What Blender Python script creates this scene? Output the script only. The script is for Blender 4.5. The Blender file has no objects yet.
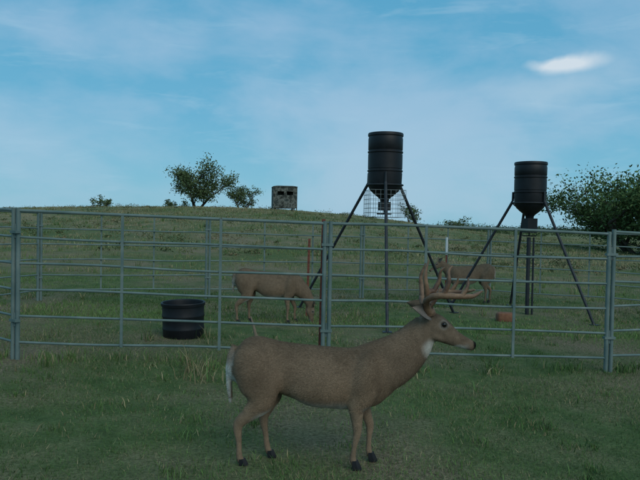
import bpy, math, random
import numpy as np
from mathutils import Vector, Matrix
random.seed(7); rng=np.random.default_rng(7)
S=bpy.context.scene
C=S.collection

# ---------------------------------------------------------------- helpers
def link(o,parent=None):
    C.objects.link(o)
    if parent: o.parent=parent
    return o
def empty(name,loc=(0,0,0)):
    e=bpy.data.objects.new(name,None); e.location=loc; e.empty_display_size=.2
    return link(e)
def fast_mesh(name,v,tris,cols=None,smooth=False,mat=None,parent=None):
    v=np.asarray(v,dtype=np.float32); t=np.asarray(tris,dtype=np.int32)
    k=t.shape[1]
    me=bpy.data.meshes.new(name)
    me.vertices.add(len(v)); me.vertices.foreach_set('co',v.ravel())
    me.loops.add(t.size); me.loops.foreach_set('vertex_index',t.ravel())
    me.polygons.add(len(t))
    me.polygons.foreach_set('loop_start',np.arange(0,t.size,k,dtype=np.int32))
    me.polygons.foreach_set('loop_total',np.full(len(t),k,dtype=np.int32))
    if smooth: me.polygons.foreach_set('use_smooth',np.ones(len(t),dtype=bool))
    me.update(calc_edges=True)
    if cols is not None: setcol(me,cols)
    if mat: me.materials.append(mat)
    o=bpy.data.objects.new(name,me)
    return link(o,parent)
def setcol(me,cols):
    a=me.color_attributes.new('Col','FLOAT_COLOR','POINT')
    c=np.ones((len(cols),4),dtype=np.float32); c[:,:3]=cols
    a.data.foreach_set('color',c.ravel())
def hash2(ix,iy,s):
    h=(ix*374761393+iy*668265263+s*974634777)&0xffffffff
    h=((h^(h>>13))*1274126177)&0xffffffff
    return ((h^(h>>16))&0xffff)/65535.0
def vnoise(x,y,s=0):
    x=np.asarray(x,float);y=np.asarray(y,float)
    ix=np.floor(x).astype(np.int64); iy=np.floor(y).astype(np.int64)
    fx=x-ix; fy=y-iy; fx=fx*fx*(3-2*fx); fy=fy*fy*(3-2*fy)
    a=hash2(ix,iy,s);b=hash2(ix+1,iy,s);c=hash2(ix,iy+1,s);d=hash2(ix+1,iy+1,s)
    return (a*(1-fx)+b*fx)*(1-fy)+(c*(1-fx)+d*fx)*fy
def fbm(x,y,s=0,o=4):
    r=0;a=.5;t=0
    for i in range(o):
        r=r+a*vnoise(x*2**i,y*2**i,s+i); t+=a; a*=.5
    return r/t
def sstep(a,b,x):
    t=np.clip((x-a)/(b-a),0,1); return t*t*(3-2*t)
def ground_h(x,y):
    x=np.asarray(x,float); y=np.asarray(y,float)
    near=-0.02*np.clip(x,-8,8)*(1-sstep(20,60,np.hypot(x,y)))-0.02
    u=x/np.maximum(y,10)*50
    prof=np.interp(u,[-90,-50,-24,-17,-9,-3,2.3,6,9,15,25,40],[0.9,1.8,2.3,2.55,2.72,2.62,2.28,1.80,1.35,.6,.1,0])
    hill=prof*sstep(13,56,y)*(1-sstep(62,150,y))
    r=np.hypot(x,y)
    n=(fbm(x*.7,y*.7,3)-.5)*.07+(fbm(x*.12,y*.12,5)-.5)*.25*sstep(16,40,r)*(1-sstep(200,400,r))
    return near+hill+n
def gh(x,y): return float(ground_h(x,y))

class MB:
    def __init__(s): s.v=[];s.f=[]
    def add(s,v,f):
        n=len(s.v); s.v+= [tuple(p) for p in v]; s.f+=[tuple(i+n for i in q) for q in f]
    def rings(s,rs,cap=True,close=True):
        n=len(rs[0]); v=[p for r in rs for p in r]; f=[]
        for i in range(len(rs)-1):
            for j in range(n):
                k=(j+1)%n; f.append((i*n+j,i*n+k,(i+1)*n+k,(i+1)*n+j))
        if cap: f.append(tuple(range(n))[::-1]); f.append(tuple((len(rs)-1)*n+j for j in range(n)))
        s.add(v,f)
    def pipe(s,a,b,r,n=10,r2=None):
        s.tube([a,b],[r,r if r2 is None else r2],n=n,sub=1)
    def tube(s,pts,ru,rv=None,n=12,sub=5,up=(0,1,0)):
        P=np.array(pts,float); ru=np.array(ru,float); rv=ru if rv is None else np.array(rv,float)
        if sub>1 and len(P)>2:
            D=np.concatenate([P,ru[:,None],rv[:,None]],1)
            E=np.concatenate([[2*D[0]-D[1]],D,[2*D[-1]-D[-2]]]); out=[]
            for i in range(1,len(E)-2):
                for k in range(sub):
                    t=k/sub; a,b,c,d=E[i-1],E[i],E[i+1],E[i+2]
                    out.append(.5*((2*b)+(-a+c)*t+(2*a-5*b+4*c-d)*t*t+(-a+3*b-3*c+d)*t**3))
            out.append(D[-1]); D=np.array(out); P=D[:,:3]; ru=np.maximum(D[:,3],.0008); rv=np.maximum(D[:,4],.0008)
        T=np.gradient(P,axis=0); T/=np.linalg.norm(T,axis=1)[:,None]+1e-9
        U0=np.array(up,float)
        if abs((T@U0)).mean()>.75: U0=np.array([1.,0,0]) if abs(U0[0])<.5 else np.array([0,0,1.])
        rs=[]
        for p,t,a,b in zip(P,T,ru,rv):
            u=U0-(U0@t)*t; u/=np.linalg.norm(u)+1e-9; w=np.cross(t,u)
            rs.append([p+a*math.cos(q)*u+b*math.sin(q)*w for q in np.linspace(0,2*math.pi,n,endpoint=False)])
        s.rings(rs)
    def ellipsoid(s,c,r,tilt=0,n=20,m=12):
        rs=[]; ct,st=math.cos(tilt),math.sin(tilt)
        for f in np.linspace(.03,math.pi-.03,m):
            ring=[]
            for t in np.linspace(0,2*math.pi,n,endpoint=False):
                x,y,z=r[0]*math.sin(f)*math.cos(t),r[1]*math.sin(f)*math.sin(t),r[2]*math.cos(f)
                ring.append((c[0]+x*ct-z*st,c[1]+y,c[2]+x*st+z*ct))
            rs.append(ring)
        s.rings(rs)
    def box(s,c,d,rot=0):
        x,y,z=[q/2 for q in d]; ca,sa=math.cos(rot),math.sin(rot)
        v=[]
        for i in (-1,1):
            for j in (-1,1):
                for k in (-1,1):
                    px,py=i*x,j*y
                    v.append((c[0]+px*ca-py*sa,c[1]+px*sa+py*ca,c[2]+k*z))
        s.add(v,[(0,1,3,2),(4,6,7,5),(0,4,5,1),(2,3,7,6),(0,2,6,4),(1,5,7,3)])
    def lathe(s,prof,c=(0,0,0),n=40):
        rs=[[(c[0]+r*math.cos(a),c[1]+r*math.sin(a),c[2]+z) for a in np.linspace(0,2*math.pi,n,endpoint=False)] for r,z in prof]
        s.rings(rs,cap=False)
    def obj(s,name,mat,parent=None,smooth=True,angle=40):
        me=bpy.data.meshes.new(name); me.from_pydata(s.v,[],s.f); me.update()
        me.materials.append(mat)
        o=link(bpy.data.objects.new(name,me),parent)
        if smooth:
            for p in me.polygons: p.use_smooth=True
            try: me.set_sharp_from_angle(angle=math.radians(angle))
            except Exception: pass
        return o

# ---------------------------------------------------------------- materials
def newmat(name):
    m=bpy.data.materials.new(name); m.use_nodes=True
    nt=m.node_tree; b=nt.nodes['Principled BSDF']; return m,nt,b
def noise(nt,scale,detail=4,coord='Object',rough=.6,vec=None):
    tc=nt.nodes.new('ShaderNodeTexCoord'); n=nt.nodes.new('ShaderNodeTexNoise')
    n.inputs['Scale'].default_value=scale; n.inputs['Detail'].default_value=detail; n.inputs['Roughness'].default_value=rough
    nt.links.new(vec if vec else tc.outputs[coord],n.inputs['Vector']); return n.outputs['Fac']
def ramp(nt,fac,stops):
    r=nt.nodes.new('ShaderNodeValToRGB'); e=r.color_ramp.elements
    while len(e)<len(stops): e.new(.5)
    for q,(p,c) in zip(e,stops): q.position=p; q.color=(*c,1) if len(c)==3 else c
    nt.links.new(fac,r.inputs['Fac']); return r.outputs['Color']
def mixc(nt,fac,a,b,mode='MIX'):
    m=nt.nodes.new('ShaderNodeMix'); m.data_type='RGBA'; m.blend_type=mode
    for s,v in ((m.inputs['Factor'],fac),(m.inputs['A'],a),(m.inputs['B'],b)):
        if isinstance(v,(int,float)): s.default_value=v
        elif isinstance(v,tuple): s.default_value=(*v,1)
        else: nt.links.new(v,s)
    return m.outputs['Result']
def bump(nt,b,h,st,dist=.02):
    n=nt.nodes.new('ShaderNodeBump'); n.inputs['Strength'].default_value=st; n.inputs['Distance'].default_value=dist
    nt.links.new(h,n.inputs['Height']); nt.links.new(n.outputs['Normal'],b.inputs['Normal'])
def simple(name,c1,c2,scale=8,rough=.6,metal=0,bst=.2,bs=60,spec=.5):
    m,nt,b=newmat(name)
    col=ramp(nt,noise(nt,scale,4),[(.35,c1),(.68,c2)])
    nt.links.new(col,b.inputs['Base Color']); b.inputs['Roughness'].default_value=rough
    b.inputs['Metallic'].default_value=metal; b.inputs['Specular IOR Level'].default_value=spec
    if bst: bump(nt,b,noise(nt,bs,3),bst,.005)
    return m
def attrmat(name,rough=.8,var=None,spec=.2,bst=0,bs=80):
    m,nt,b=newmat(name)
    a=nt.nodes.new('ShaderNodeAttribute'); a.attribute_name='Col'; col=a.outputs['Color']
    if var:
        f=ramp(nt,noise(nt,var[0],5),[(.3,(var[1],)*3),(.7,(var[2],)*3)])
        col=mixc(nt,1.0,col,f,'MULTIPLY')
    nt.links.new(col,b.inputs['Base Color']); b.inputs['Roughness'].default_value=rough; b.inputs['Specular IOR Level'].default_value=spec
    if bst: bump(nt,b,noise(nt,bs,4),bst,.01)
    return m
def leafmat(name):
    m=bpy.data.materials.new(name); m.use_nodes=True; nt=m.node_tree
    nt.nodes.remove(nt.nodes['Principled BSDF'])
    a=nt.nodes.new('ShaderNodeAttribute'); a.attribute_name='Col'
    d=nt.nodes.new('ShaderNodeBsdfDiffuse'); nt.links.new(a.outputs['Color'],d.inputs['Color'])
    nt.links.new(d.outputs[0],nt.nodes['Material Output'].inputs['Surface']); return m
def panelmat():
    m,nt,b=newmat('painted_pipe')
    c=ramp(nt,noise(nt,4,5),[(.35,(.095,.145,.138)),(.60,(.15,.20,.188)),(.75,(.22,.25,.225))])
    r=ramp(nt,noise(nt,23,5,rough=.75),[(.62,(0,0,0)),(.70,(.8,.8,.8))])
    c=mixc(nt,r,c,(.10,.05,.03))
    nt.links.new(c,b.inputs['Base Color']); b.inputs['Roughness'].default_value=.6; b.inputs['Specular IOR Level'].default_value=.3
    return m
M_panel=panelmat()
M_rust=simple('rusty_steel',(.20,.06,.035),(.12,.04,.03),14,.85)
M_black=simple('black_plastic',(.005,.006,.008),(.011,.012,.015),6,.5,0,.15,30,.35)
M_leg=simple('dark_steel',(.012,.015,.02),(.03,.032,.036),9,.55,.2,0)
M_wire=simple('galvanised_wire',(.22,.25,.26),(.32,.35,.35),9,.55,.3,0)
M_white=simple('white_plastic',(.6,.62,.62),(.72,.74,.74),9,.5,0,0)
M_antler=simple('antler_bone',(.085,.042,.024),(.25,.145,.08),14,.6,0,.5,90)
M_hair=leafmat('deer_hair')
M_fur=attrmat('deer_fur',.88,(26,.72,1.2),.12,.35,120)
M_eye=simple('eye_gloss',(.004,.003,.003),(.008,.006,.004),5,.12,0,0)
M_grass=leafmat('grass_blades')
M_leaf=leafmat('leaves')
M_bark=simple('bark',(.05,.04,.03),(.11,.09,.07),12,.9,0,.6,20)
M_wood=simple('weathered_wood',(.16,.12,.08),(.26,.2,.14),12,.85)
M_block=simple('mineral_block',(.16,.06,.03),(.22,.10,.05),20,.85)

# ---------------------------------------------------------------- ground
def build_ground():
    m,nt,b=newmat('pasture_ground')
    n1=noise(nt,.35,4); n2=noise(nt,3.2,4); n3=noise(nt,38,4,rough=.75)
    tc=nt.nodes.new('ShaderNodeTexCoord'); sp=nt.nodes.new('ShaderNodeSeparateXYZ'); nt.links.new(tc.outputs['Object'],sp.inputs[0])
    green=ramp(nt,n2,[(.3,(.065,.110,.038)),(.5,(.10,.150,.055)),(.72,(.165,.185,.085))])
    soil=ramp(nt,n3,[(.3,(.15,.115,.075)),(.7,(.32,.25,.17))])
    fac=ramp(nt,n1,[(.44,(.03,.03,.03)),(.60,(.85,.85,.85))])
    near=mixc(nt,fac,green,soil)
    hillc=ramp(nt,noise(nt,.35,7,rough=.72),[(.3,(.085,.120,.045)),(.46,(.14,.170,.075)),(.58,(.25,.22,.125)),(.72,(.34,.25,.165))])
    mr=nt.nodes.new('ShaderNodeMapRange'); mr.inputs[1].default_value=14; mr.inputs[2].default_value=42
    nt.links.new(sp.outputs['Y'],mr.inputs[0])
    col=mixc(nt,mr.outputs[0],near,hillc)
    fine=ramp(nt,n3,[(.3,(.6,.6,.6)),(.7,(1.3,1.3,1.3))])
    col=mixc(nt,1.0,col,fine,'MULTIPLY')
    nt.links.new(col,b.inputs['Base Color']); b.inputs['Roughness'].default_value=.95; b.inputs['Specular IOR Level'].default_value=.1
    bump(nt,b,n3,.8,.05)
    R=np.concatenate([[.3],np.geomspace(.6,140,230),np.geomspace(145,6000,60)])
    A=np.linspace(0,2*math.pi,540,endpoint=False)
    rr,aa=np.meshgrid(R,A,indexing='ij'); x=rr*np.cos(aa); y=rr*np.sin(aa)
    v=np.stack([x,y,ground_h(x,y)],-1).reshape(-1,3)
    nr,na=len(R),len(A)
    i=np.arange(nr-1)[:,None]*na; j=np.arange(na)[None]; k=(j+1)%na
    q=np.stack([i+j,i+na+j,i+na+k,i+k],-1).reshape(-1,4)
    fast_mesh('ground',v,q,None,True,m)
build_ground()

# ---------------------------------------------------------------- grass
def blades(x,y,h,w,col,lean=.5,seg=True):
    n=len(x); z=ground_h(x,y)-.01
    ph=rng.uniform(0,2*math.pi,n); lp=rng.uniform(0,2*math.pi,n); L=rng.uniform(.1,lean,n)*h
    dx,dy=np.cos(ph)*w/2,np.sin(ph)*w/2; lx,ly=np.cos(lp)*L,np.sin(lp)*L
    B=np.stack([x,y,z],1)
    d=np.stack([dx,dy,0*dx],1)
    mid=B+np.stack([lx*.35,ly*.35,h*.6],1); tip=B+np.stack([lx,ly,h*.95],1)
    if seg:
        v=np.stack([B-d,B+d,mid-d*.7,mid+d*.7,tip],1).reshape(-1,3)
        b=np.arange(n)[:,None]*5
        t=np.concatenate([b+[[0,1,3]],b+[[0,3,2]],b+[[2,3,4]]])
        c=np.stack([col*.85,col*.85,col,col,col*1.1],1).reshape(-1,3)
    else:
        v=np.stack([B-d,B+d,tip],1).reshape(-1,3); b=np.arange(n)[:,None]*3; t=b+[[0,1,2]]
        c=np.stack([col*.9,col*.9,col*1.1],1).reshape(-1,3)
    return v,t,c
def gcol(x,y,hill=0,straw=0):
    n=len(x); g=np.array([.135,.215,.072]); g2=np.array([.075,.135,.046]); s=np.array([.36,.305,.175])
    o1=np.array([.135,.172,.070]); o2=np.array([.27,.24,.135])
    f=sstep(.3,.7,fbm(x*.5,y*.5,11))[:,None]; r=rng.random((n,1))
    hp=sstep(.38,.62,fbm(x*.13,y*.10,91,5))[:,None]; o=o1*(1-hp)+o2*hp
    c=g*(1-f)+g2*f
    c=c*(1-hill)+o*hill
    c=c*(.75+.5*fbm(x*.22,y*.22,71))[:,None]
    pst=np.clip(.12+straw+.9*(fbm(x*.35,y*.35,21)-.46)[:,None]+.1*hill,.03,.9)
    k=(r<pst); c=np.where(k,s*rng.uniform(.5,1.05,(n,1)),c)
    return c*rng.uniform(.65,1.3,(n,1))
def sector(n,y0,y1,slope=.64,mar=1.0,p=1.0):
    y=y0+(y1-y0)*rng.random(n)**p; x=rng.uniform(-1,1,n)*(slope*y+mar); return x,y
parts=[]
x,y=sector(300000,2.0,10,p=1.15); den=fbm(x*1.3,y*1.3,31); k=den+rng.random(len(x))*.35>.58; x,y=x[k],y[k]
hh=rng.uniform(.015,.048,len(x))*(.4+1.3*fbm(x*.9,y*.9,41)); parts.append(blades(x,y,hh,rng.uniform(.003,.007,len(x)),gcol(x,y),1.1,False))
x,y=sector(190000,9.5,24,p=1.3); den=fbm(x*.8,y*.8,31); k=den+rng.random(len(x))*.35>.62; x,y=x[k],y[k]
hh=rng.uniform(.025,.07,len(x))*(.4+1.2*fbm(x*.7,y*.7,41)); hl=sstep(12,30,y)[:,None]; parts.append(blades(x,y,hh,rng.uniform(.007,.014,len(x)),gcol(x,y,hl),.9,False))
x,y=sector(130000,23,72,.62,2); den=fbm(x*.25,y*.2,31); k=den+rng.random(len(x))*.4>.66; x,y=x[k],y[k]
hh=rng.uniform(.05,.16,len(x))*(.3+1.1*fbm(x*.3,y*.3,41)); hl=sstep(12,30,y)[:,None]; parts.append(blades(x,y,hh,rng.uniform(.02,.05,len(x)),gcol(x,y,hl),.8,False))
def tufts(n,y0,y1,hr,straw,nb=26,xs=None):
    tx,ty=sector(n,y0,y1) if xs is None else xs
    nn=len(tx); sp=rng.uniform(.03,.12,nn); th=rng.uniform(*hr,nn)
    X=np.repeat(tx,nb)+rng.normal(0,1,nn*nb)*np.repeat(sp,nb); Y=np.repeat(ty,nb)+rng.normal(0,1,nn*nb)*np.repeat(sp,nb)
    H=np.repeat(th,nb)*rng.uniform(.4,1.1,nn*nb)
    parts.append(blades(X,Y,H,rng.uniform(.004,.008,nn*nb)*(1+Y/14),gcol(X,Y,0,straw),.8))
tufts(420,2.5,15,(.04,.10),.0)
tufts(40,6,16,(.10,.22),.15)
tufts(800,16,45,(.08,.28),.2,14)
fx=np.concatenate([rng.uniform(-3.3,-.9,22),rng.uniform(1,5,30)]); fy=np.interp(fx,[-3.1,0,3.1,6],[6.7,6.85,7.1,8.2])+rng.normal(0,.12,len(fx))
tufts(0,0,0,(.06,.18),.05,24,(fx,fy))
tufts(0,0,0,(.18,.34),.4,24,(rng.normal(-1.05,.08,4),rng.normal(6.3,.15,4)))
ov=0;V=[];T=[];K=[]
for v,t,c in parts: V.append(v);T.append(t+ov);K.append(c);ov+=len(v)
fast_mesh('grass',np.concatenate(V),np.concatenate(T),np.clip(np.concatenate(K),0,1),False,M_grass)

# ---------------------------------------------------------------- leaves / trees
def leafcloud(cen,size,cols):
    n=len(cen); a=rng.normal(size=(n,3)); a/=np.linalg.norm(a,axis=1)[:,None]; b=rng.normal(size=(n,3)); b=np.cross(a,b); b/=np.linalg.norm(b,axis=1)[:,None]+1e-9
    s=size[:,None]
    v=np.stack([cen-a*s,cen+b*s*.45,cen+a*s,cen-b*s*.45],1).reshape(-1,3)
    q=np.arange(n)[:,None]*4+np.array([[0,1,2,3]])
    return v,q,np.repeat(cols,4,axis=0)
def tree(name,loc,H,W,seed,nleaf=9000,ls=.06,col=(.095,.13,.058),trunks=3,crown0=.3,dens=.35):
    rs=random.Random(seed); mb=MB(); tips=[]
    def grow(p,d,L,r,lev):
        pts=[p]; q=Vector(p); dd=Vector(d)
        for i in range(3):
            dd=(dd+Vector((rs.uniform(-.25,.25),rs.uniform(-.25,.25),rs.uniform(-.05,.18)))).normalized(); q=q+dd*L/3; pts.append(tuple(q))
        mb.tube(pts,[r,r*.85,r*.7,r*.5],n=6 if lev<2 else 4,sub=2)
        if lev>=1:
            for i in (1,2,3): tips.append((pts[i],L))
        if lev<3:
            for i in range(rs.choice([3,4]) if lev<2 else 3):
                t=rs.choice([1,2,3,3]); ax=Vector((rs.uniform(-1,1),rs.uniform(-1,1),rs.uniform(-.25,.75))).normalized()
                nd=(dd*.55+ax*.95).normalized()
                grow(pts[t],nd,L*rs.uniform(.55,.8),r*.5,lev+1)
    for i in range(trunks):
        a=i/trunks*6.28+rs.uniform(-.5,.5)
        grow((0.1*math.cos(a),.1*math.sin(a),-.1),(math.cos(a)*.55*W/H,math.sin(a)*.55*W/H,.9),H*.38,H*.022,0)
    P=np.array([t[0] for t in tips]); 
    n=nleaf; idx=rng.integers(0,len(P),n*2)
    wgt=rng.random(len(P))**1.5; keep=rng.random(n*2)<(.25+wgt[idx]); idx=idx[keep][:n]
    cen=P[idx]+rng.normal(size=(len(idx),3))*H*.045
    mx=np.percentile(cen[:,2],99.5); sx=np.percentile(np.abs(cen[:,0]),97)
    fz=H/mx; fxy=W/2/sx
    cen=cen*[fxy,fxy,fz]; mb.v=[(a*fxy,b*fxy,c*fz) for a,b,c in mb.v]
    k=cen[:,2]>crown0*H*.5; cen=cen[k]; idx=idx[k]
    tc=rng.uniform(.5,1.5,len(P))
    cc=np.array(col)[None]*tc[idx][:,None]*rng.uniform(.7,1.3,(len(cen),1))
    e=empty(name,loc)
    mb.obj('trunk_and_limbs',M_bark,e)
    v,q,c=leafcloud(cen,rng.uniform(.6,1.3,len(cen))*ls,cc)
    fast_mesh('foliage',v,q,c,False,M_leaf,e)
def at(px,d): return (px-320)/660*d
def put(x,y,dz=0): return (x,y,gh(x,y)+dz)
tree('mesquite_tree',put(-10.9,58,-.1),4.1,6.0,3,7500,.10)
tree('mesquite_tree',put(-7.3,60,-.1),2.3,2.8,5,2400,.09)
tree('mesquite_tree',put(19.8,41,-.1),5.1,8.2,8,30000,.11,(.090,.140,.056),5,.05)
tree('mesquite_tree',put(8.6,64,-.2),2.0,2.0,9,900,.10)
tree('shrub',put(-19.2,57,-.1),1.2,2.0,10,700,.09)
tree('shrub',put(-12.8,59,-.1),.9,2.2,12,600,.09)
tree('shrub',put(13.4,66,-.1),1.3,2.6,13,700,.10)
cs=[];cc=[]
for i in range(900):
    d=random.uniform(170,520); px=random.uniform(300,1000); X=at(px,d); h=random.uniform(1.2,3.0)*d/330; w=h*random.uniform(1,2.2)
    n=26; a=rng.normal(size=(n,3))*[w*.45,w*.4,h*.28]+[X,d,gh(X,d)+h*.42]; cs.append(a)
    cc.append(np.array([[.050,.080,.060]])*random.uniform(.7,1.4)*rng.uniform(.7,1.3,(n,1)))
for i in range(240):
    d=random.uniform(70,170); px=random.uniform(440,900); X=at(px,d); h=random.uniform(.5,1.5); w=h*1.6
    n=60; a=rng.normal(size=(n,3))*[w*.4,w*.4,h*.25]+[X,d,gh(X,d)+h*.35]; cs.append(a)
    cc.append(np.array([[.08,.11,.05]])*random.uniform(.7,1.4)*rng.uniform(.7,1.3,(n,1)))
cs=np.concatenate(cs);cc=np.concatenate(cc)
v,q,c=leafcloud(cs,rng.uniform(.5,1,len(cs))*np.clip(cs[:,1]/330,.3,1.4)*.55,cc)
fast_mesh('distant_trees',v,q,c,False,M_leaf)
cs=[];cc=[]
for i in range(330):
    d=random.uniform(22,62); X=random.uniform(-.62,.55)*d; h=random.uniform(.10,.38); w=h*random.uniform(1.2,2.6); n=int(30+60*h)
    cs.append(rng.normal(size=(n,3))*[w*.4,w*.4,h*.25]+[X,d,gh(X,d)+h*.35]); cc.append(np.array([[.10,.12,.055]] if random.random()<.65 else [[.21,.17,.10]])*random.uniform(.6,1.2)*rng.uniform(.7,1.3,(n,1)))
cs=np.concatenate(cs);cc=np.concatenate(cc)
v,q,c=leafcloud(cs,rng.uniform(.03,.06,len(cs)),cc); fast_mesh('hill_scrub',v,q,c,False,M_leaf)

# ---------------------------------------------------------------- fence
fence=empty('livestock_panel_fence')
FP=[(-3.09,6.69),(.08,6.88),(3.14,7.10),(6.0,8.2),(7.4,10.8),(6.6,13.4),(3.7,14.4),(.87,13.5),(-2.1,12.4),(-4.85,11.4),(-5.6,8.6)]
def panel(a,b,i):
    mb=MB(); A=np.array(a);B=np.array(b); d=(B-A);L=np.hypot(*d);d/=L
    a2=A+d*.030;b2=B-d*.030
    za,zb=gh(*a2),gh(*b2)
    if i==0: za,zb=.03,-.045
    if i==1: za,zb=-.045,-.10
    def pt(t,h): p=a2+(b2-a2)*t; return (p[0],p[1],za+(zb-za)*t+h)
    rot=math.atan2(d[1],d[0])
    for t in (0,1):
        mb.tube([pt(t,-.05),pt(t,.7),pt(t,1.545)],[.022]*3,n=12,sub=2)
    for h in (.18,.448,.716,.984,1.252,1.52):
        r=.0125 if h<1.5 else .016
        s1=random.uniform(-.014,.014); s2=random.uniform(-.014,.014); f1=random.uniform(-.02,.02)
        def q(t,dh,f): p=pt(t,h+dh); return (p[0]-d[1]*f,p[1]+d[0]*f,p[2])
        mb.tube([q(0,0,0),q(.25,s1,f1),q(.55,s2,f1*.4),q(.8,s2*.6,-f1*.6),q(1,0,0)],[r]*5,n=10,sub=4)
    for t in (.335,.655):
        p=pt(t,0); mb.box((p[0]+d[1]*.022,p[1]-d[0]*.022,p[2]+.85),(.028,.010,1.37),rot)
    mb.obj('panel_%d'%(i+1),M_panel,fence)
    m2=MB()
    for h in (.40,1.30):
        p=pt(1,h); m2.box((p[0]+d[0]*.030,p[1]+d[1]*.030,p[2]),(.12,.056,.026),rot); m2.pipe((p[0]+d[0]*.030,p[1]+d[1]*.030,p[2]-.06),(p[0]+d[0]*.030,p[1]+d[1]*.030,p[2]+.08),.009,8)
    m2.obj('clamps_%d'%(i+1),M_panel,fence)
for i in range(len(FP)): panel(FP[i],FP[(i+1)%len(FP)],i)

def tpost(name,x,y,h,mat,lean=(0,0),white=0):
    e=empty(name,put(x,y)); mb=MB()
    def sec(z,s): 
        ox,oy=lean[0]*z/h,lean[1]*z/h
        pr=[(-.019,0),(-.019,-.005),(.019,-.005),(.019,0),(.003,0),(.003,.028),(-.003,.028),(-.003,0)]
        return [(ox+a*s,oy+b*s,z) for a,b in pr]
    mb.rings([sec(-.2,1),sec(h,1)])
    for k in range(int(h/.055)): mb.box((lean[0]*k*.055/h,-.009+lean[1]*k*.055/h,.05+k*.055),(.010,.010,.018))
    mb.obj('shaft',mat,e,False)
    if white:
        m=MB(); m.pipe((lean[0],lean[1],h-white),(lean[0],lean[1],h+.03),.026,12); m.obj('cap',M_white,e)
tpost('steel_t_post',.02,7.02,1.55,M_rust,(.015,0))
tpost('steel_t_post',-.19,10.6,1.25,M_rust,(.02,0))
tpost('steel_t_post',2.68,13.95,1.28,M_rust,(0,0),.34)
e=empty('wooden_stake',put(-.72,7.4)); mb=MB(); mb.tube([(.06,0,-.05),(.02,0,.2),(-.04,0,.42)],[.022,.02,.008],n=7,sub=3); mb.obj('shaft',M_wood,e)

# ---------------------------------------------------------------- feeders
def feeder(name,cx,cy,top,bh,R,feet,cage,box):
    e=empty(name,(cx,cy,0)); bz=top-bh
    mb=MB()
    prof=[(0.0,bz-.20),(.07,bz-.20),(.075,bz-.16),(.10,bz-.13),(R*.62,bz-.07),(R*.84,bz-.01),(R*.93,bz+.04),(R*.97,bz+.09)]
    for f in (.33,.66):
        z=bz+bh*f; prof+=[(R*.995,z-.035),(R*.975,z-.028),(R*.975,z-.018),(R*1.02,z-.006),(R*1.02,z+.012),(R*.975,z+.024),(R*.975,z+.034),(R*.995,z+.042)]
    prof+=[(R,top-.10),(R*.985,top-.085),(R*.975,top-.06),(R*1.02,top-.05),(R*1.025,top-.02),(R*1.0,top-.003),(R*.92,top),(R*.9,top-.02),(R*.4,top-.012),(0,top-.01)]
    mb.lathe(prof,n=56); mb.pipe((R*.4,0,top-.02),(R*.4,0,top+.012),.035,14); mb.pipe((-R*.5,.1,top-.02),(-R*.5,.1,top+.008),.02,14)
    mb.obj('barrel',M_black,e,angle=35)
    lg=MB()
    ringz=bz+.02
    for fx_,fy_ in feet:
        fz=gh(fx_,fy_); dx,dy=fx_-cx,fy_-cy; l=math.hypot(dx,dy); ux,uy=dx/l,dy/l
        a=(ux*(R+.02),uy*(R+.02),ringz+.09); b=(dx,dy,fz-.03)
        lg.pipe((ux*(R+.015),uy*(R+.015),ringz+.26),a,.02,10); lg.pipe(a,b,.025,10,.023)
        lg.box((dx,dy,fz+.006),(.13,.13,.012),math.atan2(dy,dx))
        lg.pipe((ux*(R+.02),uy*(R+.02),ringz+.05),(ux*.08,uy*.08,bz-.13),.011,8)
    n=40; lg.tube([((R+.012)*math.cos(q),(R+.012)*math.sin(q),ringz+.06) for q in np.linspace(0,2*math.pi,n)],[.014]*n,n=6,sub=1,up=(0,0,1))
    lg.obj('tripod_legs',M_leg,e)
    sp=MB(); zb=bz-.20
    sp.box((0,0,zb-box[1]/2+.003),(box[0],box[0],box[1]),.3); sp.pipe((0,0,zb-box[1]+.01),(0,0,zb-.06-box[1]),.012,8)
    zz=zb-.06-box[1]
    sp.lathe([(0,zz-.005),(.12,zz-.005),(.125,zz+.015),(.118,zz),(0,zz)],n=24)
    sp.obj('spinner_unit',M_black,e)
    if cage:
        w,h0,h1=cage; cg=MB(); nx=7; nz=int((h1-h0)/.065)
        for s in range(4):
            a=s*math.pi/2+.12; ca,sa=math.cos(a),math.sin(a)
            def P(u,z,ca=ca,sa=sa): return (u*ca+w/2*sa,u*sa-w/2*ca,z)
            for k in range(nx+1): u=-w/2+w*k/nx; cg.pipe(P(u,h0),P(u,h1),.003,5)
            for k in range(nz+1): z=h0+(h1-h0)*k/nz; cg.pipe(P(-w/2,z),P(w/2,z),.003,5)
        ca,sa=math.cos(.12),math.sin(.12)
        for k in range(nx+1):
            u=-w/2+w*k/nx
            cg.pipe((u*ca+w/2*sa,u*sa-w/2*ca,h0),(u*ca-w/2*sa,u*sa+w/2*ca,h0),.003,5)
            cg.pipe((w/2*ca-u*sa,w/2*sa+u*ca,h0),(-w/2*ca-u*sa,-w/2*sa+u*ca,h0),.003,5)
        cg.obj('varmint_cage',M_wire,e)
feeder('deer_feeder',1.05,10.9,2.98,.93,.285,[(.97,9.25),(-.36,11.75),(2.42,11.75)],(.58,1.60,2.04),(.16,.14))
feeder('deer_feeder',3.80,12.0,2.66,.82,.285,[(2.50,12.6),(4.58,10.9),(3.85,13.25)],None,(.20,.26))
f2=bpy.data.objects['deer_feeder.001']; mb=MB(); mb.pipe((-.02,-.05,gh(3.78,12)-.05),(-.02,-.05,1.30),.036,12); mb.pipe((.07,-.05,gh(3.78,12)-.05),(.07,-.05,1.30),.018,12); mb.obj('battery_post',M_leg,f2)

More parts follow.
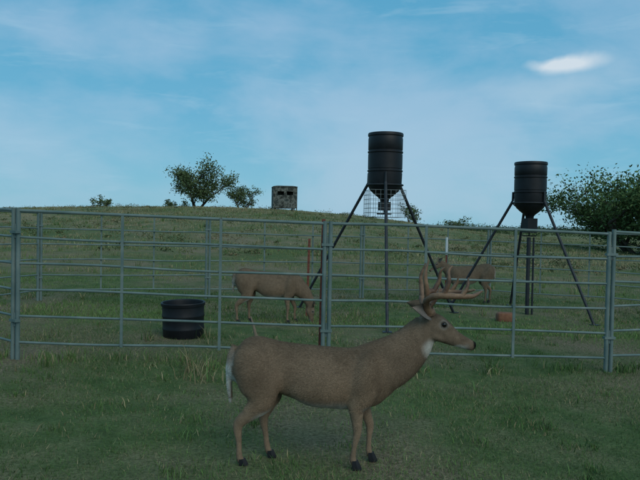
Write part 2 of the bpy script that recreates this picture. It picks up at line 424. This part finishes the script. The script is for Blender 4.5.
# ---------------------------------------------------------------- black tub
def tub():
    x,y=-1.70,8.3; e=empty('plastic_tub',put(x,y,-.01)); R=.265;H=.45
    pr=[(0,.0),(R*.9,0),(R*.95,.02),(R*.96,.10),(R*.985,.115),(R*.985,.13),(R*.965,.145),(R*.975,.26),(R*1.0,.275),(R*1.0,.29),(R*.98,.305),(R*.985,H-.05),(R*1.03,H-.045),(R*1.045,H-.01),(R*1.02,H),(R*.96,H-.005),(R*.94,H-.03),(R*.92,.03),(0,.03)]
    mb=MB(); mb.lathe(pr,n=56); mb.obj('shell',M_black,e,angle=35)
    e.rotation_euler=(.02,-.02,0)
tub()
def block():
    e=empty('mineral_block',put(3.12,11.0)); mb=MB()
    rs=[]
    for z,s in [(-.02,.9),(.0,.97),(.04,1),(.11,.97),(.135,.88),(.14,.6)]:
        rs.append([(s*.15*np.sign(math.cos(a))*abs(math.cos(a))**.45*(1+random.uniform(-.04,.04)),s*.11*np.sign(math.sin(a))*abs(math.sin(a))**.45,z+random.uniform(-.006,.006)) for a in np.linspace(0,2*math.pi,20,endpoint=False)])
    mb.rings(rs); mb.obj('lick',M_block,e,angle=60)
block()

# ---------------------------------------------------------------- hunting blind
def blind():
    m,nt,b=newmat('camouflage_fabric')
    c=ramp(nt,noise(nt,2.2,5,rough=.7),[(.38,(.02,.022,.02)),(.47,(.07,.075,.06)),(.52,(.17,.17,.15)),(.6,(.035,.045,.04))])
    nt.links.new(c,b.inputs['Base Color']); b.inputs['Roughness'].default_value=.9
    x=at(283.5,50); y=50; e=empty('hunting_blind',put(x,y,-.02)); e.rotation_euler=(0,0,.15)
    mb=MB(); w,d,h=.86,.82,1.70; t=.03; z0=.16
    wn=(1.10,1.38)
    for sx,sy in ((0,-1),(0,1),(1,0),(-1,0)):
        L=w if sy else d; rot=0 if sy else math.pi/2; cx,cy=sx*w,sy*d
        mb.box((cx,cy,(z0+wn[0])/2),(2*L-.01,t,wn[0]-z0),rot)
        mb.box((cx,cy,(wn[1]+h)/2),(2*L-.01,t,h-wn[1]),rot)
        for u,ww in ((-L+.14,.28),(0,.22),(L-.14,.28)):
            px,py=(cx+u,cy) if sy else (cx,cy+u)
            if sy==1: continue
            mb.box((px,py,(wn[0]+wn[1])/2),(ww-.012,t-.004,wn[1]-wn[0]),rot)
    mb.box((0,d-.03,(wn[0]+wn[1])/2),(2*w-.1,t,wn[1]-wn[0]+.06))
    for sx in (-1,1):
        for sy in (-1,1): mb.box((sx*w,sy*d,h/2),(.07,.07,h+.02)); mb.box((sx*w*.8,sy*d*.8,.0),(.09,.09,.34))
    mb.obj('walls',m,e,False)
    r=MB(); r.rings([[(-w-.05,-d-.05,h),(w+.05,-d-.05,h),(w+.05,d+.05,h),(-w-.05,d+.05,h)],[(-w-.05,-d-.05,h+.05),(w+.05,-d-.05,h+.05),(w+.05,d+.05,h+.05),(-w-.05,d+.05,h+.05)],[(-w*.7,-d*.7,h+.12),(w*.7,-d*.7,h+.12),(w*.7,d*.7,h+.12),(-w*.7,d*.7,h+.12)]])
    r.obj('roof',m,e,False)
    f=MB(); f.box((0,0,z0),(2*w-.05,2*d-.05,.04)); f.obj('floor',M_wood,e,False)
blind()

# ---------------------------------------------------------------- deer
HEAD=[(-.04,-.015,.048,.060),(.01,-.012,.056,.074),(.06,-.022,.060,.082),(.12,-.035,.054,.072),(.18,-.050,.043,.055),(.24,-.058,.034,.043),(.29,-.062,.031,.036),(.325,-.064,.028,.030),(.34,-.066,.016,.018)]
def deer(name,loc,yaw,scale,trunk,neck,hp,pitch,legs,head_scale=1,antlers=None,tail=None,ear=(-.10,.13,.05),base=(.185,.125,.082),hair=True,headyaw=0,voxel=.010,whitek=1.0,earw=.042):
    e=empty(name,loc); e.rotation_euler=(0,0,yaw); e.scale=(scale,)*3
    mb=MB()
    mb.tube([(x,0,z) for x,z,a,b in trunk],[t[2] for t in trunk],[t[3] for t in trunk],n=28)
    mb.tube([(x,0,z) for x,z,a,b in neck],[t[2] for t in neck],[t[3] for t in neck],n=22)
    cp,sn=math.cos(pitch),math.sin(pitch); cy,sy_=math.cos(headyaw),math.sin(headyaw)
    def HT(p):
        x,y,z=[q*head_scale for q in p]
        x,z=x*cp-z*sn,x*sn+z*cp
        x,y=x*cy-y*sy_,x*sy_+y*cy
        return (hp[0]+x,y,hp[1]+z)
    mb.tube([HT((x,0,z)) for x,z,a,b in HEAD],[t[2]*head_scale for t in HEAD],[t[3]*head_scale for t in HEAD],n=20)
    for s in (-1,1):
        mb.tube([HT((.05,s*.035,.03)),HT((.10,s*.043,.022)),HT((.145,s*.035,-.002))],[.018]*3,n=8)
        mb.tube([HT((.03,s*.03,-.06)),HT((.09,s*.033,-.075)),HT((.16,s*.02,-.078))],[.028,.026,.016],n=8)
        mb.ellipsoid((-.385,s*.080,.59),(.125,.100,.19),.28)
        mb.ellipsoid((.29,s*.075,.56),(.095,.090,.18),-.28)
        mb.ellipsoid((.03,s*.048,.525),(.24,.115,.155),-.06)
    hoof=MB()
    for L in legs:
        s=L['s']; ps=L['p']; rr=L['r']
        mb.tube([(x,s*yy,z) for x,yy,z in ps],[r[0] for r in rr],[r[1] for r in rr],n=14,sub=5)
        hx,hy,hz=ps[-1]
        for c in (-1,1):
            hoof.rings([[(hx+fx2*k+dx,s*hy+c*.013+.012*k*fy2,z) for fx2,fy2 in ((-.022,-1),(-.022,1),(.012,1),(.036,0),(.012,-1))] for z,k,dx in ((.0,1,.008),(.025,.85,.002),(.055,.6,-.004))])
    if tail:
        mb.tube([(x,0,z) for x,z,a,b in tail],[t[2] for t in tail],[t[3] for t in tail],n=12)
    me=bpy.data.meshes.new('tmp'); me.from_pydata(mb.v,[],mb.f)
    o=bpy.data.objects.new('tmp',me); C.objects.link(o)
    md=o.modifiers.new('r','REMESH'); md.mode='VOXEL'; md.voxel_size=voxel; md.use_smooth_shade=True
    sm=o.modifiers.new('s','SMOOTH'); sm.iterations=7; sm.factor=.5
    bpy.context.view_layer.update(); dg=bpy.context.evaluated_depsgraph_get()
    m2=bpy.data.meshes.new_from_object(o.evaluated_get(dg)); bpy.data.objects.remove(o)
    m2.name='body'
    n=len(m2.vertices); P=np.zeros(n*3,dtype=np.float32); m2.vertices.foreach_get('co',P); P=P.reshape(-1,3)
    E=np.zeros(len(m2.edges)*2,dtype=np.int32); m2.edges.foreach_get('vertices',E); E=E.reshape(-1,2)
    deg=np.bincount(E.ravel(),minlength=n)[:,None]
    wt=(sstep(.36,.46,P[:,2])*sstep(.56,.42,P[:,0])*sstep(-.53,-.46,P[:,0]))[:,None]*.6
    Q=P.astype(np.float64).copy()
    for _ in range(22):
        acc=np.stack([np.bincount(E[:,0],Q[E[:,1],k],n)+np.bincount(E[:,1],Q[E[:,0],k],n) for k in range(3)],1)/np.maximum(deg,1)
        Q+=(acc-Q)*wt
    P=Q.astype(np.float32); m2.vertices.foreach_set('co',P.ravel()); m2.update()
    N=np.zeros(n*3,dtype=np.float32); m2.vertices.foreach_get('normal',N); N=N.reshape(-1,3)
    base=np.array(base); col=np.tile(base,(n,1))
    def bl(m,c):
        nonlocal col; m=m[:,None]; col=col*(1-m)+np.array(c)*m
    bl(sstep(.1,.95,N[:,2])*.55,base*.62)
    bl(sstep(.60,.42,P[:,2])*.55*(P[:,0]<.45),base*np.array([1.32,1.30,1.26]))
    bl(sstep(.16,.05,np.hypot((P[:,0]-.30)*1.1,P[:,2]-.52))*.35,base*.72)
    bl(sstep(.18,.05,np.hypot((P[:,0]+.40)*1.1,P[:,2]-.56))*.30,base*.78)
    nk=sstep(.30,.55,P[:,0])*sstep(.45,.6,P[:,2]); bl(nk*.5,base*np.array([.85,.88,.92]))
    white=np.array([.55,.53,.48])
    bel=sstep(.46,.36,P[:,2])*sstep(-.35,-.85,N[:,2])*sstep(-.50,-.40,P[:,0])*sstep(.36,.24,P[:,0])*sstep(.28,.34,P[:,2])
    bl(bel*.8,white)
    def sph(c,r,colr,k=1,soft=.35):
        d=np.linalg.norm(P-np.array(c),axis=1); bl(sstep(r,r*(1-soft),d)*k,colr)
    if tail:
        for s in (-1,1): sph((tail[0][0]-.01,s*.05,tail[0][1]-.22),.085,white,.75*whitek,.6)
        m=np.zeros(n)
        for x,z,a,b in tail[1:]: m=np.maximum(m,sstep(.06,.045,np.hypot(P[:,0]-x-.01,P[:,2]-z))*sstep(.010,.022,np.abs(P[:,1]))*(P[:,0]<x+.03))
        m*=.15+.85*sstep(tail[0][1]-.06,tail[0][1]-.15,P[:,2])
        bl(m*.95*whitek,white); sph((tail[-1][0],0,tail[-1][1]),.045,white,.9*whitek)
    hs=head_scale
    for s in (-1,1): sph(HT((.10,s*.05,.012)),.040*hs,white*.6,.42,.5); sph(HT((.10,s*.055,.012)),.027*hs,(.02,.015,.012),.9,.5)
    sph(HT((.02,0,.045)),.065*hs,base*.55,.7)
    sph(HT((.24,0,-.03)),.05*hs,base*.55,.7)
    sph(HT((.28,0,-.075)),.040*hs,white*.75,.6,.5); sph(HT((.25,0,-.12)),.06*hs,white,.8)
    sph(HT((.335,0,-.055)),.036*hs,(.008,.008,.008),1,.3)
    sph(HT((.05,0,-.155)),.085*hs,white,.9,.5)
    bl(sstep(.06,.05,P[:,2])*.5,base*.4)
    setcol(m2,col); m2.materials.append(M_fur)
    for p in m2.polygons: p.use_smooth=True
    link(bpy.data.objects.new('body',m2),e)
    hoof.obj('hooves',M_black,e,False)
    ey=MB()
    for s in (-1,1):
        c=np.array(HT((.10,s*.046,.012))); R=.017*hs
        ey.rings([[tuple(c+R*np.array([math.cos(t)*math.sin(f),math.sin(t)*math.sin(f),math.cos(f)])) for t in np.linspace(0,6.283,14,endpoint=False)] for f in np.linspace(.05,3.09,9)])
    ey.obj('eyes',M_eye,e)
    EV=[];EQ=[];EC=[]
    for s in (-1,1):
        b0=np.array(HT((-.005,s*.042,.045))); d=np.array(HT((ear[0],s*(.042+ear[1]),.045+ear[2])))-b0; L=np.linalg.norm(d); d/=L
        f=np.array([.75,s*.55,.1]); f-=f@d*d; f/=np.linalg.norm(f); wv=np.cross(d,f)
        nu,nv=12,9; off=sum(len(q) for q in EV); g=[];cl=[]
        for side in (0,1):
            for i in range(nu):
                t=i/(nu-1); w=earw*hs*(math.sin(math.pi*min(1,t*.80+.20))**.8 if t<1 else 0)*(1.15-.45*t)+.0008
                for j in range(nv):
                    u=j/(nv-1)*2-1
                    g.append(b0+d*L*t+wv*w*u+f*(u*u*w*.75-.004*side))
                    cl.append(np.array([.26,.22,.19])*(1-.4*abs(u)) if side==0 else base*.7*(1 if abs(u)<.8 else .6))
        EV.append(np.array(g)); EC.append(np.array(cl))
        for side in (0,1):
            for i in range(nu-1):
                for j in range(nv-1):
                    a=off+side*nu*nv+i*nv+j; EQ.append((a,a+1,a+nv+1,a+nv))
    fast_mesh('ears',np.concatenate(EV),np.array(EQ),np.concatenate(EC),True,M_fur,e)
    if antlers:
        am=MB()
        for s in (-1,1):
            for pts,rad in antlers:
                n0=len(am.v)
                am.tube([(x+(.02*(z-.95)*4 if s>0 else 0),s*y,z-(.10*(z-.95) if s>0 else 0)) for x,y,z in pts],[q*1.22 if q>.005 else q*1.5 for q in rad],n=10,sub=6)
                for k in range(n0,len(am.v)):
                    vx,vy,vz=am.v[k]; j=(float(vnoise(vx*90,vz*90+vy*50,5))-.5)*.003; am.v[k]=(vx+j,vy+j,vz+j)
        am.obj('antlers',M_antler,e,angle=70)
    if hair:
        m2.calc_loop_triangles(); nt_=len(m2.loop_triangles); T=np.zeros(nt_*3,dtype=np.int32); m2.loop_triangles.foreach_get('vertices',T); T=T.reshape(-1,3)
        A=P[T[:,0]];B=P[T[:,1]];D=P[T[:,2]]; ar=np.linalg.norm(np.cross(B-A,D-A),axis=1); ar/=ar.sum()
        cnt=hair; ti=rng.choice(nt_,cnt,p=ar); r1=np.sqrt(rng.random(cnt)); r2=rng.random(cnt)
        wa,wb,wc=(1-r1)[:,None],(r1*(1-r2))[:,None],(r1*r2)[:,None]
        p=A[ti]*wa+B[ti]*wb+D[ti]*wc; nn=N[T[ti,0]]*wa+N[T[ti,1]]*wb+N[T[ti,2]]*wc
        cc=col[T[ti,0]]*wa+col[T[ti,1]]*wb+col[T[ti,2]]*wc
        flow=np.tile([-1.,0,-.45],(cnt,1))+rng.normal(size=(cnt,3))*.25
        lowleg=(p[:,2]<.36); flow[lowleg]=[0,0,-1]
        flow-= (flow*nn).sum(1)[:,None]*nn; flow/=np.linalg.norm(flow,axis=1)[:,None]+1e-6
        inhead=np.linalg.norm(p-np.array(HT((.15,0,-.03))),axis=1)<.2*hs
        Lh=rng.uniform(.008,.018,cnt); Lh[inhead|lowleg]*=.45
        di=flow*.93+nn*.28; sd=np.cross(di,nn); sd/=np.linalg.norm(sd,axis=1)[:,None]+1e-6
        w=rng.uniform(.0008,.0016,cnt)[:,None]
        v=np.stack([p-sd*w-nn*.001,p+sd*w-nn*.001,p+di*Lh[:,None]],1).reshape(-1,3)
        patch=.6+.8*fbm(p[:,0]*6,p[:,2]*8+p[:,1]*7,61)[:,None]
        c=cc*rng.uniform(.6,1.4,(cnt,1))*patch
        c=np.repeat(c,3,axis=0); c[2::3]*=1.15
        fast_mesh('coat_hair',v,np.arange(cnt*3).reshape(-1,3),np.clip(c,0,1),False,M_hair,e)
    return e
def fleg(s,dx=0,ddx=0,sh=.55):
    return dict(s=s,p=[(.30,.085,sh+.04),(.30+dx*.2,.095,.47),(.275+dx*.5,.09,.385),(.295+dx*.8,.085,.29),(.31+dx,.08,.225),(.305+dx+ddx*.5,.078,.14),(.305+dx+ddx,.078,.065),(.32+dx+ddx,.078,.03)],
                r=[(.06,.10),(.058,.085),(.042,.052),(.030,.035),(.024,.028),(.0165,.018),(.020,.021),(.021,.023)])
def hleg(s,dx=0,ddx=0):
    return dict(s=s,p=[(-.36,.085,.62),(-.35,.10,.52),(-.33+dx*.3,.105,.42),(-.385+dx*.7,.095,.335),(-.44+dx,.088,.265),(-.435+dx+ddx*.5,.085,.16),(-.43+dx+ddx,.082,.065),(-.412+dx+ddx,.082,.03)],
                r=[(.07,.14),(.075,.135),(.055,.088),(.038,.048),(.026,.034),(.0175,.020),(.021,.022),(.022,.024)])
TR=[(-.545,.665,.04,.06),(-.50,.645,.095,.125),(-.40,.630,.120,.172),(-.25,.610,.115,.160),(-.05,.57,.135,.180),(.12,.545,.140,.192),(.28,.545,.115,.187),(.40,.555,.085,.158),(.48,.55,.05,.10)]
TL=[(-.510,.73,.034,.03),(-.540,.68,.034,.020),(-.553,.60,.038,.017),(-.550,.51,.036,.015),(-.542,.43,.022,.013),(-.536,.375,.008,.006)]
ANT=[([(.685,.032,.965),(.660,.07,1.01),(.655,.13,1.06),(.71,.19,1.09),(.81,.21,1.09),(.91,.18,1.09),(.985,.12,1.115)],[.023,.019,.017,.017,.015,.012,.004]),
     ([(.675,.05,1.0),(.715,.052,1.05),(.745,.05,1.125)],[.013,.010,.003]),
     ([(.655,.12,1.055),(.645,.145,1.13),(.635,.15,1.21),(.655,.14,1.30)],[.015,.013,.010,.002]),
     ([(.735,.195,1.09),(.765,.205,1.17),(.765,.195,1.235),(.79,.185,1.27)],[.014,.012,.008,.002]),
     ([(.845,.207,1.09),(.878,.20,1.15),(.885,.185,1.20)],[.012,.009,.002]),
     ([(.690,.03,.955),(.685,.035,.975),(.68,.045,.985)],[.028,.029,.022])]
deer('white_tailed_buck',(0,4.1,gh(0,4.1)),0.0,1.0,TR,
     [(.24,.57,.12,.165),(.37,.61,.108,.172),(.49,.675,.092,.158),(.58,.755,.076,.130),(.64,.835,.063,.102),(.68,.895,.055,.078)],
     (.675,.915),math.radians(-17),[fleg(1,.03),fleg(-1,-.06,-.02),hleg(1,.10,.02),hleg(-1,-.04)],1.0,ANT,TL,ear=(-.135,.085,.015),base=(.195,.138,.093),hair=170000,voxel=.009,whitek=1.0,earw=.05)
NG=[(.26,.57,.115,.16),(.38,.54,.095,.145),(.48,.47,.075,.115),(.555,.37,.060,.088),(.60,.28,.052,.072),(.62,.24,.05,.065)]
TR2=[(x,z+.02,a*.95,b*.97) for x,z,a,b in TR]
TLd=[(x,z+.02,a*.75,b) for x,z,a,b in TL[:-1]]
deer('white_tailed_doe',(-.72,9.75,gh(-.7,9.75)),.06,1.0,TR2,NG,(.60,.25),math.radians(-72),[fleg(1,.06),fleg(-1,-.05),hleg(1,.12),hleg(-1,-.05)],.80,None,TLd,ear=(-.09,.09,.03),base=(.180,.128,.086),hair=50000,voxel=.011,whitek=.5)
NH=[(.24,.57,.115,.16),(.36,.63,.095,.135),(.46,.70,.074,.105),(.54,.765,.058,.082),(.60,.80,.05,.070)]
deer('white_tailed_doe',(3.02,13.35,gh(3.0,13.35)),math.pi+.12,1.0,TR2,NH,(.60,.81),math.radians(-28),[fleg(1,.05),fleg(-1,-.04),hleg(1,.10),hleg(-1,-.06)],.80,None,TLd,ear=(-.08,.12,.06),base=(.185,.132,.088),hair=35000,voxel=.012,whitek=.5)

# ---------------------------------------------------------------- world
w=bpy.data.worlds.new('World'); S.world=w; w.use_nodes=True; nt=w.node_tree; bg=nt.nodes['Background']
sky=nt.nodes.new('ShaderNodeTexSky'); sky.sky_type='NISHITA'; sky.sun_disc=False
SE,SR=38,150
sky.sun_elevation=math.radians(SE); sky.sun_rotation=math.radians(SR); sky.dust_density=1.5
tc=nt.nodes.new('ShaderNodeTexCoord'); sp=nt.nodes.new('ShaderNodeSeparateXYZ'); nt.links.new(tc.outputs['Generated'],sp.inputs[0])
def mth(op,a,b):
    m=nt.nodes.new('ShaderNodeMath'); m.operation=op
    for i,v in enumerate((a,b)):
        if isinstance(v,(int,float)): m.inputs[i].default_value=v
        else: nt.links.new(v,m.inputs[i])
    return m.outputs[0]
grad=ramp(nt,sp.outputs['Z'],[(0.0,(.26,.54,.67)),(.06,(.20,.50,.67)),(.16,(.13,.43,.64)),(.32,(.10,.38,.60)),(1,(.24,.44,.54))])
def cn(loc,scl,scale,detail,rough,dist):
    mp=nt.nodes.new('ShaderNodeMapping'); mp.inputs['Scale'].default_value=scl; mp.inputs['Location'].default_value=loc; nt.links.new(tc.outputs['Generated'],mp.inputs[0])
    n=nt.nodes.new('ShaderNodeTexNoise'); n.inputs['Scale'].default_value=scale; n.inputs['Detail'].default_value=detail; n.inputs['Roughness'].default_value=rough; n.inputs['Distortion'].default_value=dist
    nt.links.new(mp.outputs[0],n.inputs['Vector']); return n.outputs['Fac']
ns=nt.nodes.new('ShaderNodeTexNoise'); ns.inputs['Scale'].default_value=9; ns.inputs['Detail'].default_value=5; nt.links.new(tc.outputs['Generated'],ns.inputs['Vector'])
vm=nt.nodes.new('ShaderNodeVectorMath'); vm.operation='SUBTRACT'; nt.links.new(ns.outputs['Color'],vm.inputs[0]); vm.inputs[1].default_value=(.5,.5,.5)
def blob(cx,cz,rx,rz,warp=(0,0)):
    vs=nt.nodes.new('ShaderNodeVectorMath'); vs.operation='MULTIPLY'; vs.inputs[1].default_value=(warp[0],0,warp[1]); nt.links.new(vm.outputs[0],vs.inputs[0])
    va=nt.nodes.new('ShaderNodeVectorMath'); va.operation='ADD'; nt.links.new(tc.outputs['Generated'],va.inputs[0]); nt.links.new(vs.outputs[0],va.inputs[1]); src=va.outputs[0]
    m=nt.nodes.new('ShaderNodeMapping'); m.vector_type='POINT'; m.inputs['Location'].default_value=(-cx/rx,0,-cz/rz); m.inputs['Scale'].default_value=(1/rx,0.0,1/rz)
    nt.links.new(src,m.inputs[0]); l=nt.nodes.new('ShaderNodeVectorMath'); l.operation='LENGTH'; nt.links.new(m.outputs[0],l.inputs[0])
    r=nt.nodes.new('ShaderNodeMapRange'); r.interpolation_type='SMOOTHSTEP'; r.inputs[1].default_value=0; r.inputs[2].default_value=1; r.inputs[3].default_value=1; r.inputs[4].default_value=0
    nt.links.new(l.outputs['Value'],r.inputs[0])
    g=nt.nodes.new('ShaderNodeMath'); g.operation='GREATER_THAN'; nt.links.new(sp.outputs['Y'],g.inputs[0]); g.inputs[1].default_value=0
    return mth('MULTIPLY',r.outputs[0],g.outputs[0])
big=cn((3.1,.4,1.7),(1.3,1.3,3.0),2.6,7,.56,.25)
wisp=cn((7.7,2.4,5.1),(1.4,1.4,8.0),4.5,5,.6,.5)
cl=mth('ADD',big,mth('MULTIPLY',blob(.09,.12,.24,.20,(.22,.16)),.34))
cl=mth('ADD',cl,mth('MULTIPLY',blob(.27,.09,.16,.09,(.16,.10)),.12))
cl=mth('ADD',cl,mth('MULTIPLY',blob(-.36,.12,.22,.08,(.2,.08)),.14))
cf=ramp(nt,cl,[(.42,(0,0,0)),(.54,(.42,.42,.42)),(.68,(.82,.82,.82)),(.85,(1,1,1))])
ccol=ramp(nt,sp.outputs['Z'],[(0,(.36,.57,.72)),(.3,(.31,.51,.71))])
c1=mixc(nt,cf,grad,ccol)
wf=ramp(nt,wisp,[(.55,(0,0,0)),(.72,(.35,.35,.35))])
c1=mixc(nt,wf,c1,(.37,.59,.75))
br=mth('ADD',blob(.342,.226,.050,.013,(.05,.03)),mth('MULTIPLY',blob(.32,.20,.15,.05,(.12,.08)),.32))
br=mth('ADD',br,mth('MULTIPLY',blob(.318,.231,.04,.009,(.05,.03)),.6))
bc=ramp(nt,br,[(.08,(0,0,0)),(.4,(.35,.35,.35)),(.95,(.95,.95,.95))])
c2=mixc(nt,bc,c1,(.68,.77,.84))
sc=nt.nodes.new('ShaderNodeVectorMath'); sc.operation='SCALE'; sc.inputs['Scale'].default_value=10; nt.links.new(c2,sc.inputs[0])
fin=mixc(nt,.92,sky.outputs[0],sc.outputs[0])
nt.links.new(fin,bg.inputs['Color']); bg.inputs['Strength'].default_value=.1
try: w.cycles.sampling_method='MANUAL'; w.cycles.sample_map_resolution=256
except Exception: pass
sl=bpy.data.lights.new('sun','SUN'); sl.energy=1.15; sl.angle=math.radians(45); sl.color=(1,.96,.84)
so=link(bpy.data.objects.new('sun',sl))
d=Vector((math.sin(math.radians(SR))*math.cos(math.radians(SE)),math.cos(math.radians(SR))*math.cos(math.radians(SE)),math.sin(math.radians(SE))))
so.rotation_euler=d.to_track_quat('Z','Y').to_euler()

# ---------------------------------------------------------------- camera
cam=bpy.data.cameras.new('camera'); cam.sensor_width=36; cam.lens=660/640*36; cam.clip_start=.05; cam.clip_end=12000
co=link(bpy.data.objects.new('camera',cam))
co.matrix_world=Matrix.Translation((0,0,1.47))@Matrix.Rotation(math.radians(90-1.39),4,'X')@Matrix.Rotation(math.radians(1.07),4,'Z')
S.camera=co
S.view_settings.view_transform='Standard'; S.view_settings.look='None'; S.view_settings.exposure=0
